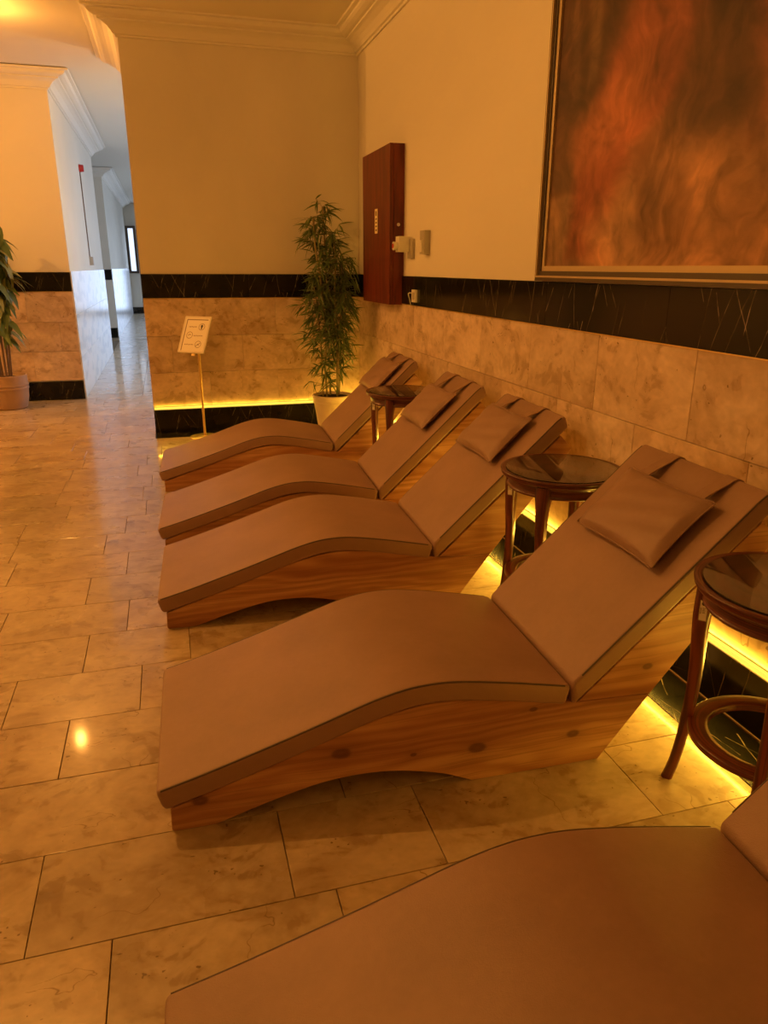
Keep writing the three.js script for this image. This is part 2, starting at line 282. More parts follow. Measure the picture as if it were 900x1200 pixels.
// corridor right wall with three daylight windows, outside the photograph's view
const WIN = [[-9.0, -12.4], [-13.4, -16.4], [-17.6, -20.6]], wy0 = 0.15, wy1 = 2.25, rw = [];
{ let z = ZP2; for (const [a, b] of WIN) { rw.push(box(0.25, CEIL, z - a, XH + 0.125, CEIL / 2, (z + a) / 2), box(0.25, wy0, a - b, XH + 0.125, wy0 / 2, (a + b) / 2), box(0.25, CEIL - wy1, a - b, XH + 0.125, (CEIL + wy1) / 2, (a + b) / 2)); z = b; } rw.push(box(0.25, CEIL, z - ZEND, XH + 0.125, CEIL / 2, (z + ZEND) / 2)); }
const corR = struct('wall_corridor_right', merge([...rw, box(XH - XR, CEIL, 0.2, (XH + XR + 0.25) / 2, CEIL / 2, ZP2 + 0.1)]), M.hallPlaster, 'window wall of the corridor');
function windowUnit(name, label, w, h, pos, turn, mullions, f = 0.09) {
  const g = new THREE.Group(); g.name = name; g.position.set(...pos); g.rotation.y = turn; g.userData = { kind: 'structure', label, category: 'window' }; scene.add(g);
  part('window_frame', merge([box(w, f, 0.1, 0, h / 2 - f / 2), box(w, f, 0.1, 0, -h / 2 + f / 2), box(f, h - 2 * f, 0.1, -w / 2 + f / 2), box(f, h - 2 * f, 0.1, w / 2 - f / 2)]), M.darkFrame, g);
  for (let i = 1; i < mullions; i++) part('mullion', box(0.06, h - 2 * f, 0.08, -w / 2 + w * i / mullions), M.darkFrame, g);
  for (let i = 0; i < mullions; i++) part('pane', box(w / mullions - (mullions > 1 ? 0.06 : 2 * f), h - 2 * f, 0.01, -w / 2 + w * (i + 0.5) / mullions, 0, -0.02), M.daylight, g);
  return g;
}
WIN.forEach(([a, b], i) => { windowUnit('window_' + (i + 1), ['tall corridor window across from the pale marble wainscot', 'tall corridor window across from the recess', 'tall corridor window across from the far marble wall'][i], a - b, wy1 - wy0, [XH + 0.08, (wy0 + wy1) / 2, (a + b) / 2], -Math.PI / 2, 3); rectLight('daylight_' + (i + 1), DAY, WINDOW_LIGHT, a - b - 0.2, wy1 - wy0 - 0.2, [XH - 0.01, (wy0 + wy1) / 2, (a + b) / 2], [0, (wy0 + wy1) / 2 - 0.6, (a + b) / 2]); });
windowUnit('door_1', 'bright glazed door at the end of the corridor', 1.39, 2.5, [0.005, 1.25, ZEND + 0.02], 0, 2);
rectLight('daylight_4', DAY, WINDOW_LIGHT, 1.2, 2.2, [0.005, 1.25, ZEND + 0.14], [0.005, 1.0, ZEND + 4]);
windowUnit('window_4', 'black framed bright window beside the glazed door at the corridor end', 0.29, 1.38, [-0.855, 1.91, ZEND + 0.16], 0, 1, 0.07);

// cornices, one sweep each, mitred at the corners
const PROF = [[0, 3.09], [0.016, 3.09], [0.018, 3.104], [0.034, 3.108], [0.046, 3.125], [0.07, 3.15], [0.105, 3.168], [0.13, 3.174], [0.132, 3.186], [0.156, 3.189], [0.185, 3.2], [0.2, 3.214], [0.203, 3.226], [0.235, 3.229], [0.24, CEIL + 0.004], [0, CEIL + 0.004]];
function cornice(name, path, label) {
  // path: [x, z] points; the cornice stands out to the right hand of the walk
  const dirs = path.slice(1).map((p, i) => new THREE.Vector2(p[0] - path[i][0], p[1] - path[i][1]).normalize()), off = path.map((p, i) => {
    const a = dirs[Math.max(0, i - 1)], b = dirs[Math.min(dirs.length - 1, i)], na = new THREE.Vector2(-a.y, a.x), nb = new THREE.Vector2(-b.y, b.x), m = na.clone().add(nb).normalize(); return m.multiplyScalar(1 / m.dot(na));
  });
  const L = [], P = (i, k) => [path[i][0] + off[i].x * PROF[k][0], PROF[k][1], path[i][1] + off[i].y * PROF[k][0]];
  for (let i = 0; i < path.length - 1; i++) for (let k = 0; k < PROF.length - 1; k++) L.push([P(i, k), P(i + 1, k), P(i + 1, k + 1), P(i, k + 1)]);
  return struct(name, quads(L, (v) => [v[0] + v[2], v[1]]), M.cornice, label);
}
cornice('trim_1', [[XP, ZP2], [XP, ZB], [XR, ZB], [XR, ZF]].map(([x, z]) => [x, z]).reverse().map((p) => p).reverse(), 'stepped plaster cornice along the painting wall and the wall behind the bamboo');
cornice('trim_2', [[XL, ZA], [XA, ZA], [XA, -13.77]], 'stepped plaster cornice above the leafy potted plant, turning into the corridor');
cornice('trim_3', [[-3, -16.7], [-1.01, -16.7], [-1.01, ZEND]], 'plaster cornice of the far corridor');

// ------------------------------------------------------------------ light fittings
part('strip', box(0.017, 0.018, 8.2, 0.002, 0.0025), M.led, (() => { const t = thing('light_strip', 'yellow light strip on the skirting ledge behind the loungers', 'light strip', [1.6985, 0.2115, -2.7]); part('channel', box(0.02, 0.004, 8.2, 0.003, -0.0065 + 0.002), M.steel, t); return t; })(), [0, 0.001, 0]);
part('strip', box(1.86, 0.022, 0.017, 0, 0.0045, -0.002), M.led, (() => { const t = thing('light_strip', 'yellow light strip on the ledge below the bamboo wall', 'light strip', [0.755, 0.2115, -6.7785]); part('channel', box(1.86, 0.004, 0.02, 0, -0.0045, -0.003), M.steel, t); return t; })(), [0, 0.001, 0]);
LAMPS.forEach(([x, y, z, I], i) => {
  const t = thing('ceiling_lamp', ['amber ceiling lamp near the corridor opening', 'amber ceiling lamp in line with the middle loungers', 'amber ceiling lamp near the end wall', 'amber ceiling lamp across the room from the loungers', 'warm white ceiling lamp in the corridor'][i], 'lamp', [x, y, z], 0, 'amber ceiling lamps');
  part('mount', new THREE.LatheGeometry([[0, CEIL - y], [0.05, CEIL - y], [0.05, CEIL - y - 0.02], [0.02, CEIL - y - 0.03], [0.02, 0.085], [0.075, 0.062], [0.078, 0.056], [0.0, 0.06]].map((p) => new THREE.Vector2(...p)).reverse(), 20), M.steel, t);
  const hue = i === 4 ? WARM : AMBER; part('bulb', new THREE.SphereGeometry(0.032, 20, 14), i === 4 ? M.bulbWarm : M.bulb, t);
  const l = new THREE.PointLight(col(hue), I, 0, 2); l.name = 'lamp_light'; l.shadow.radius = 1.4; l.position.set(x, y, z); l.castShadow = true; scene.add(l);
});

// ------------------------------------------------------------------ loungers
const WOOD_TOP = [[-0.091, 0.072], [0.06, 0.122], [0.194, 0.164], [0.34, 0.216], [0.428, 0.243], [0.55, 0.272], [0.671, 0.278], [0.85, 0.256], [1.071, 0.214]];
const X0 = 0.6;
const v2 = ([x, y]) => new THREE.Vector2(x - X0, y);
function panelGeo(pts, thick, flip, off = 0) {
  const s = new THREE.Shape(pts.map(v2));
  const g = new THREE.ExtrudeGeometry(s, { depth: thick - 0.004, bevelEnabled: true, bevelThickness: 0.002, bevelSize: 0.002, bevelOffset: -0.002, bevelSegments: 1, curveSegments: 1 }).translate(0, 0, -thick / 2 + 0.002);
  const p = g.attributes.position, uv = g.attributes.uv;
  for (let i = 0; i < p.count; i++) uv.setXY(i, (p.getX(i) + 0.75) / 1.8 + (flip ? 0.31 : 0) + off * 0.37, (p.getY(i) + 0.03 + p.getZ(i)) / 0.75 + (flip ? 0.4 : 0) + off * 0.21);
  return g;
}
const topCurve = new THREE.SplineCurve(WOOD_TOP.map(([x, y]) => new THREE.Vector2(x, y))).getPoints(40).map((p) => [p.x, p.y]);
const arch = new THREE.SplineCurve([[0.75, 0], [0.653, 0.043], [0.526, 0.075], [0.42, 0.084], [0.31, 0.077], [0.19, 0.05], [0.1, 0.024], [0.022, 0]].map((p) => new THREE.Vector2(...p))).getPoints(28).map((p) => [p.x, p.y]);
const bodyPts = [[-0.093, 0.006], ...topCurve, [1.311, 0.205], [1.158, 0], ...arch, [-0.086, 0]];
const backPts = [[1.073, 0.2155], [1.088, 0.229], [1.612, 0.730], [1.668, 0.672], [1.3125, 0.2065]];
const LW = 0.63, WW = 0.61;
const G = { body: panelGeo(bodyPts, 0.028), bodyB: panelGeo(bodyPts, 0.028, true), back: panelGeo(backPts, 0.028), backB: panelGeo(backPts, 0.028, true) };
function boardBetween(a, b, thick, width, below) { // a board from a to b in the side view, across the lounger
  const dx = b[0] - a[0], dy = b[1] - a[1], l = Math.hypot(dx, dy), g = box(l - 0.004, thick, width);
  const uv = g.attributes.uv, p = g.attributes.position; for (let i = 0; i < p.count; i++) uv.setXY(i, p.getZ(i) / 1.8 + 0.4, (p.getX(i) + p.getY(i)) / 0.75 + a[0]);
  const nx = -dy / l, ny = dx / l; return g.rotateZ(Math.atan2(dy, dx)).translate((a[0] + b[0]) / 2 - X0 + nx * below, (a[1] + b[1]) / 2 + ny * below, 0);
}
// a soft slab swept along a line in the side view: rounded section, rounded ends
function cushion(line, thick, width, r, endR = 0.014, mitre = 0) {
  const pts = [], n = line.length; let acc = [0]; for (let i = 1; i < n; i++) acc.push(acc[i - 1] + Math.hypot(line[i][0] - line[i - 1][0], line[i][1] - line[i - 1][1]));
  const total = acc[n - 1];
  const at = (s) => { let i = 1; while (i < n - 1 && acc[i] < s) i++; const t = (s - acc[i - 1]) / (acc[i] - acc[i - 1]), a = line[i - 1], b = line[i], l = acc[i] - acc[i - 1];
    const tx = (b[0] - a[0]) / l, ty = (b[1] - a[1]) / l; return [a[0] + (b[0] - a[0]) * t, a[1] + (b[1] - a[1]) * t, -ty, tx]; };
  const stations = []; for (let k = 0; k <= 5; k++) { const a = k / 5 * Math.PI / 2; stations.push([endR * (1 - Math.cos(a)) , endR * (1 - Math.sin(a))]); }
  const S = [...stations.map(([s, i]) => [endR - endR * Math.sin(Math.PI / 2 - 0) + (1 - Math.cos(Math.asin(Math.min(1, 1 - i / endR)))) * endR, i])];
  for (let k = 1; k < 48; k++) S.push([endR + (total - 2 * endR) * k / 48, 0]);
  S.push(...stations.slice().reverse().map(([s, i]) => [total - (1 - Math.cos(Math.asin(Math.min(1, 1 - i / endR)))) * endR, i]));
  const ring = [];
  const corner = (cx, cy, a0) => { for (let k = 0; k <= 4; k++) { const a = a0 + k / 4 * Math.PI / 2; ring.push([cx, cy, Math.cos(a), Math.sin(a)]); } };
  corner(1, 1, 0); for (let k = 1; k < 6; k++) ring.push([1 - k / 3, 1, 0, 1, true]); corner(-1, 1, Math.PI / 2); corner(-1, -1, Math.PI); corner(1, -1, Math.PI * 1.5);
  const m = ring.length, pos = [], uv = [], idx = [];
  for (const [s, inset] of S) {
    const [x, y, nx, ny] = at(Math.max(0, Math.min(total, s)));
    for (const [cx, cy, ox, oy] of ring) {
      const zz = (cx * (width / 2 - r) + ox * r) * (1 - inset / (width / 2)), hh = (cy * (thick / 2 - r) + oy * r) * (1 - inset / (thick / 2));
      const mi = mitre * Math.max(0, 1 - s / 0.16) * (0.5 - hh / thick);
      pos.push(x - X0 + nx * hh - ny * mi, y + ny * hh + nx * mi, zz); uv.push(s + hh, zz + hh * Math.abs(ox));
    }
  }
  for (let i = 0; i < S.length - 1; i++) for (let j = 0; j < m; j++) { const a = i * m + j, b = i * m + (j + 1) % m; idx.push(a, b, a + m, b, b + m, a + m); }
  for (const [row, rev] of [[0, false], [S.length - 1, true]]) { const c = pos.length / 3; let sx = 0, sy = 0; for (let j = 0; j < m; j++) { sx += pos[(row * m + j) * 3]; sy += pos[(row * m + j) * 3 + 1]; } pos.push(sx / m, sy / m, 0); uv.push(0, 0); for (let j = 0; j < m; j++) { const a = row * m + j, b = row * m + (j + 1) % m; rev ? idx.push(a, b, c) : idx.push(b, a, c); } }
  const g = new THREE.BufferGeometry(); g.setAttribute('position', new THREE.Float32BufferAttribute(pos, 3)); g.setAttribute('uv', new THREE.Float32BufferAttribute(uv, 2)); g.setIndex(idx); g.computeVertexNormals(); return g;
}
const shift = (line, d) => line.map((p, i) => { const a = line[Math.max(0, i - 1)], b = line[Math.min(line.length - 1, i + 1)], l = Math.hypot(b[0] - a[0], b[1] - a[1]); return [p[0] - (b[1] - a[1]) / l * d, p[1] + (b[0] - a[0]) / l * d]; });
const seatTop = new THREE.SplineCurve([[-0.125, 0.137], [0, 0.172], [0.129, 0.212], [0.25, 0.251], [0.358, 0.288], [0.45, 0.319], [0.53, 0.339], [0.60, 0.347], [0.69, 0.344], [0.847, 0.318], [1.043, 0.277]].map((p) => new THREE.Vector2(...p))).getPoints(60).map((p) => [p.x, p.y]);
const TS = 0.064, TB = 0.060;
const seatMid = shift(seatTop, -TS / 2);
const B0 = [1.046, 0.284], B1 = [1.590, 0.804], bl = Math.hypot(B1[0] - B0[0], B1[1] - B0[1]), bd = [(B1[0] - B0[0]) / bl, (B1[1] - B0[1]) / bl], bn = [-bd[1], bd[0]];
const onBack = (s, o) => [B0[0] + bd[0] * s + bn[0] * o, B0[1] + bd[1] * s + bn[1] * o];
const backMid = []; for (let k = 0; k <= 20; k++) backMid.push(onBack(-0.003 + (bl - 0.009) * k / 20, -TB / 2));
backMid.push(onBack(bl + 0.008, -TB / 2 - 0.002), onBack(bl + 0.022, -TB / 2 - 0.008));
G.seat = cushion(seatMid, TS, LW, 0.011); G.backc = cushion(backMid, TB, LW, 0.011, 0.014, 0.048);
const piping = (line, z, r = 0.003) => new THREE.TubeGeometry(new THREE.CatmullRomCurve3(line.map(([x, y]) => new THREE.Vector3(x - X0, y, z))), 60, r, 6);
const pz = LW / 2 - 0.004;
G.seatPipe = merge([piping(shift(seatTop, -0.0035).filter((_, i) => i > 0 && i < 60), pz), piping(shift(seatTop, -0.0035).filter((_, i) => i > 0 && i < 60), -pz)]);
const backTop = shift(backMid, TB / 2 - 0.0035);
G.backPipe = merge([piping(backTop.slice(1, -1), pz), piping(backTop.slice(1, -1), -pz)]);
const deckPieces = [];
for (let k = 0; k < 11; k++) { const a = topCurve[Math.min(40, 2 + Math.round(k * 3.4))], b = topCurve[Math.min(40, 2 + Math.round(k * 3.4) + 3)]; deckPieces.push(boardBetween(a, b, 0.016, WW - 0.058, -0.012)); }
const backSlats = []; for (let k = 0; k < 6; k++) backSlats.push(boardBetween([1.10 + 0.085 * k, 0.2405 + 0.0813 * k], [1.16 + 0.085 * k, 0.298 + 0.0813 * k], 0.016, WW - 0.058, -0.012));
G.foot = box(0.02, 0.066, WW - 0.058, -0.079 - X0, 0.036, 0);
G.rear = boardBetween([1.165, 0.004], [1.30, 0.185], 0.016, WW - 0.058, 0.012);
const L_LABEL = ['tan leatherette lounger on a curved pine base beside the potted bamboo', 'second pine lounger from the potted bamboo, one lounger away from it', 'middle pine lounger of the row, third from the potted bamboo', 'fourth pine lounger from the bamboo, with a round table on either side', 'fifth pine lounger from the bamboo, last in the row beyond the painting'];
const LZ = [[-5.14, 0.05], [-3.998, 0.055], [-3.125, 0.045], [-1.945, 0.03], [-0.738, 0.035]];
const LG = 'pine loungers in a row along the painting wall';
function makeLounger() {
  const t = thing('lounger', L_LABEL[0], 'lounger', [X0, 0, 0], 0, LG);
  part('side_panel', G.body, M.pine, t, [0, 0, WW / 2 - 0.014]); part('side_panel', G.bodyB, M.pine, t, [0, 0, -WW / 2 + 0.014]);
  part('backrest_panel', G.back, M.pine, t, [0, 0, WW / 2 - 0.014]); part('backrest_panel', G.backB, M.pine, t, [0, 0, -WW / 2 + 0.014]);
  for (const g of deckPieces) part('slat', g, M.pine, t);
  for (const g of backSlats) part('slat', g, M.pine, t);
  part('foot_board', G.foot, M.pine, t); part('rear_board', G.rear, M.pine, t);
  const s = part('seat_cushion', G.seat, M.leather, t); part('piping', G.seatPipe, M.leatherDark, s); s.userData.label = 'tan leatherette seat pad';
  const b = part('back_cushion', G.backc, M.leather, t); part('piping', G.backPipe, M.leatherDark, b); b.userData.label = 'tan leatherette back pad';
  return t;
}
const lounger0 = makeLounger();
const loungers = LZ.map(([z, k], i) => { const o = i ? lounger0.clone() : lounger0; if (i) { o.name = numbered('lounger'); scene.add(o); } { const off = [1, 2, 3, 0, 4][i]; o.children[0].geometry = panelGeo(bodyPts, 0.028, false, off); o.children[2].geometry = panelGeo(backPts, 0.028, false, off); } o.position.z = z; o.rotation.y = -k; o.userData = { label: L_LABEL[i], category: 'lounger', group: LG }; return o; });

// head pillows with their broad strap over the top of the backrest
function pillowGeo(w, h, T) {
  const N = 28, K = 20, pos = [], uv = [], idx = [];
  for (const side of [1, -1]) for (let j = 0; j <= K; j++) for (let i = 0; i <= N; i++) {
    const u = -1 + 2 * i / N, v = -1 + 2 * j / K, e = (1 - Math.pow(Math.abs(u), 3.2)) * (1 - Math.pow(Math.abs(v), 3.2));
    const pinch = 1 - 0.045 * (1 - v * v), pinch2 = 1 - 0.05 * (1 - u * u);
    const wr = 0.0022 * Math.sin(u * 9 + v * 4) * (1 - e) + 0.0016 * Math.sin(u * 5 - v * 11);
    pos.push(v * h / 2 * pinch2, side * (T / 2 * Math.pow(Math.max(0, e), 0.42) + (e > 0.02 ? wr : 0)), u * w / 2 * pinch); uv.push(u * w / 2, v * h / 2);
  }
  const o = (N + 1) * (K + 1);
  for (let s = 0; s < 2; s++) for (let j = 0; j < K; j++) for (let i = 0; i < N; i++) { const a = s * o + j * (N + 1) + i, b = a + 1, c = a + N + 1, d = c + 1; s ? idx.push(a, c, b, b, c, d) : idx.push(a, b, c, b, d, c); }
  const g = new THREE.BufferGeometry(); g.setAttribute('position', new THREE.Float32BufferAttribute(pos, 3)); g.setAttribute('uv', new THREE.Float32BufferAttribute(uv, 2)); g.setIndex(idx); g.computeVertexNormals();
  return g;
}
function strapGeo(w, s0) {
  const line = []; for (let k = 0; k <= 14; k++) { const t = k / 14, s = s0 + (bl - 0.006 - s0) * t; line.push(onBack(s, 0.005 + 0.030 * Math.pow(1 - t, 1.15) + 0.004 * Math.sin(Math.PI * t))); }
  line.push(onBack(bl + 0.012, 0.001), onBack(bl + 0.026, -0.006), onBack(bl + 0.033, -0.02), onBack(bl + 0.033, -0.045), onBack(bl + 0.02, -0.066), onBack(bl - 0.01, -0.071));
  const a = line, b = shift(line, 0.004), n = line.length, L = [], P = (q, z) => [q[0] - X0, q[1], z];
  for (let i = 0; i < n - 1; i++) { L.push([P(b[i], w / 2), P(b[i + 1], w / 2), P(b[i + 1], -w / 2), P(b[i], -w / 2)], [P(a[i], -w / 2), P(a[i + 1], -w / 2), P(a[i + 1], w / 2), P(a[i], w / 2)], [P(a[i], w / 2), P(a[i + 1], w / 2), P(b[i + 1], w / 2), P(b[i], w / 2)], [P(b[i], -w / 2), P(b[i + 1], -w / 2), P(a[i + 1], -w / 2), P(a[i], -w / 2)]); }
  return toCreasedNormals(quads(L, (v) => [v[0] + v[1], v[2]]), 0.7);
}
const PILLOWS = [[-5.13, 0.56, 0.03, 0], [-4.0, 0.52, 0.03, 1], [-3.15, 0.555, 0.03, 2], [-1.93, 0.53, 0.02, 3], [-0.73, 0.53, 0.02, 4]];
const P_LABEL = ['tan head pillow strapped to the lounger beside the bamboo', 'tan head pillow strapped to the second lounger from the bamboo', 'tan head pillow strapped to the middle lounger of the row', 'tan head pillow strapped to the fourth lounger from the bamboo', 'tan head pillow strapped to the last lounger of the row'];
const pg = pillowGeo(0.43, 0.265, 0.068), ang = Math.atan2(bd[1], bd[0]);
PILLOWS.forEach(([z, s, tilt, i]) => {
  const zc = LZ[i][0], k = LZ[i][1];
  const t = thing('head_pillow', P_LABEL[i], 'pillow', [X0, 0, zc], -k, 'head pillows on the loungers');
  const c = onBack(s, 0.036), p = part('pad', pg, M.leather, t, [c[0] - X0, c[1], z - zc], [0, tilt, ang]);
  for (const q of [-0.14, 0.14]) part('strap', strapGeo(0.05, s + 0.115), M.leather, t, [0, 0, z - zc + q]);
  const rim = []; for (let q = 0; q < 64; q++) { const a = q / 64 * Math.PI * 2, m = Math.max(Math.abs(Math.cos(a)), Math.abs(Math.sin(a))), u = Math.cos(a) / m, v = Math.sin(a) / m; rim.push(new THREE.Vector3(v * 0.1325 * (1 - 0.05 * (1 - u * u)), 0, u * 0.215 * (1 - 0.045 * (1 - v * v)))); }
  part('piping', new THREE.TubeGeometry(new THREE.CatmullRomCurve3(rim, true), 96, 0.003, 6, true), M.leather, p);
});

// ------------------------------------------------------------------ round tables
const lathe = (p, n = 48) => new THREE.LatheGeometry(p.map((q) => new THREE.Vector2(...q)), n);
const TH = 0.665, TR = 0.243;
G.ttop = lathe([[0, TH - 0.026], [TR - 0.014, TH - 0.026], [TR - 0.006, TH - 0.022], [TR - 0.002, TH - 0.015], [TR - 0.006, TH - 0.011], [TR, TH - 0.007], [TR, TH - 0.002], [TR - 0.004, TH], [TR - 0.016, TH - 0.001], [TR - 0.020, TH - 0.006], [0, TH - 0.006]], 64);
G.tglass = lathe([[0, TH - 0.0055], [TR - 0.022, TH - 0.0055], [TR - 0.021, TH - 0.001], [TR - 0.023, TH + 0.001], [0, TH + 0.001]], 64);
G.apron = merge([lathe([[TR - 0.045, TH - 0.026], [TR - 0.045, TH - 0.074], [TR - 0.032, TH - 0.074], [TR - 0.028, TH - 0.069], [TR - 0.030, TH - 0.064], [TR - 0.033, TH - 0.062], [TR - 0.033, TH - 0.040], [TR - 0.030, TH - 0.038], [TR - 0.026, TH - 0.034], [TR - 0.024, TH - 0.026]], 64)]);
const RH = 0.215;
G.ring = lathe([[0.152, RH - 0.011], [0.198, RH - 0.011], [0.204, RH - 0.006], [0.204, RH + 0.006], [0.198, RH + 0.011], [0.163, RH + 0.011], [0.160, RH + 0.008], [0.152, RH + 0.008], [0.152, RH - 0.011]], 64);
function legGeo() { // cabriole leg: square section, out at the knee and at the foot
  const K = [[0.198, TH - 0.028, 0.031], [0.2, TH - 0.07, 0.03], [0.207, 0.55, 0.0235], [0.207, 0.48, 0.0205], [0.203, 0.38, 0.018], [0.203, 0.30, 0.0165], [0.207, 0.22, 0.016], [0.213, 0.14, 0.0148], [0.223, 0.06, 0.0145], [0.236, 0.0, 0.0155]];
  const c = new THREE.CatmullRomCurve3(K.map(([r, y]) => new THREE.Vector3(r, y, 0))), n = 24, pos = [], uv = [], idx = [], S = 12;
  const hw = (t) => { const f = t * (K.length - 1), i = Math.min(K.length - 2, Math.floor(f)); return K[i][2] + (K[i + 1][2] - K[i][2]) * (f - i); };
  for (let i = 0; i <= n; i++) { const t = i / n, p = c.getPoint(t), w = hw(t); for (let j = 0; j < S; j++) { const a = j / S * Math.PI * 2, cs = Math.cos(a), sn = Math.sin(a), q = 1 / Math.pow(Math.pow(Math.abs(cs), 5) + Math.pow(Math.abs(sn), 5), 0.2); pos.push(p.x + cs * q * w, p.y, sn * q * w); uv.push(p.y, a / 60); } }
  for (let i = 0; i < n; i++) for (let j = 0; j < S; j++) { const a = i * S + j, b = i * S + (j + 1) % S; idx.push(a, b, a + S, b, b + S, a + S); }
  for (const r of [0, n]) { const cI = pos.length / 3, p = c.getPoint(r / n); pos.push(p.x, p.y, 0); uv.push(0, 0); for (let j = 0; j < S; j++) { const a = r * S + j, b = r * S + (j + 1) % S; r ? idx.push(a, b, cI) : idx.push(b, a, cI); } }
  const g = new THREE.BufferGeometry(); g.setAttribute('position', new THREE.Float32BufferAttribute(pos, 3)); g.setAttribute('uv', new THREE.Float32BufferAttribute(uv, 2)); g.setIndex(idx); return toCreasedNormals(g, 0.8);
}
G.leg = legGeo();
function canvasTex(w, h, draw) { const c = document.createElement('canvas'); c.width = w; c.height = h; draw(c.getContext('2d'), w, h); const t = new THREE.CanvasTexture(c); t.colorSpace = THREE.SRGBColorSpace; t.magFilter = THREE.LinearFilter; return t; }
// asset tag: round dark mark above and small illegible print below
const tagT = canvasTex(96, 256, (g, w, h) => { g.fillStyle = '#e9e2d2'; g.fillRect(0, 0, w, h); g.strokeStyle = '#7a6a50'; g.lineWidth = 4; g.strokeRect(4, 4, w - 8, h - 8); g.fillStyle = '#17120d'; g.beginPath(); g.arc(48, 40, 26, 0, 7); g.fill(); g.fillStyle = '#c9bda4'; g.beginPath(); g.arc(48, 40, 9, 0, 7); g.fill(); g.fillStyle = '#4b3f30'; for (let i = 0; i < 5; i++) g.fillRect(34, 92 + i * 15, 40 - (i % 2) * 9, 6); g.fillRect(14, 92, 8, 80); });
M.tag = std({ map: tagT, roughness: 0.4 });
const T_LABEL = ['round dark wooden side table between the first two loungers near the bamboo', 'round dark wooden side table between the third and fourth loungers from the bamboo', 'round dark wooden side table between the last two loungers of the row'];
const TPOS = [[1.43, -4.515], [1.462, -2.51], [1.463, -1.325]];
TPOS.forEach(([x, z], i) => {
  const t = thing('side_table', T_LABEL[i], 'table', [x, 0, z], 0, 'round side tables between the loungers');
  const top = part('table_top', G.ttop, M.mahogany, t); part('glass_inset', G.tglass, M.glass, top);
  part('apron', G.apron, M.mahogany, t); part('shelf_ring', G.ring, M.mahogany, t);
  for (let k = 0; k < 4; k++) {
    const a = Math.PI / 4 + k * Math.PI / 2 + (i === 0 ? 0.06 : -0.04), l = part('leg', G.leg, M.mahogany, t, [0, 0, 0], [0, a, 0]);
    if (k === 1) { const tg = part('asset_tag', slab(0.020, 0.062, 0.001, 0.0001, 0).clone(), M.tag, l, [0.2275, 0.557, 0.004], [0, Math.PI / 2, 0]); const p = tg.geometry.attributes.position, uv = tg.geometry.attributes.uv; for (let q = 0; q < p.count; q++) uv.setXY(q, p.getX(q) / 0.020 + 0.5, p.getY(q) / 0.062 + 0.5); tg.position.set(0.2045, 0.556, -0.0262); tg.rotation.set(-0.1, Math.PI, 0); tg.userData.label = 'small white asset tag'; }
  }
});

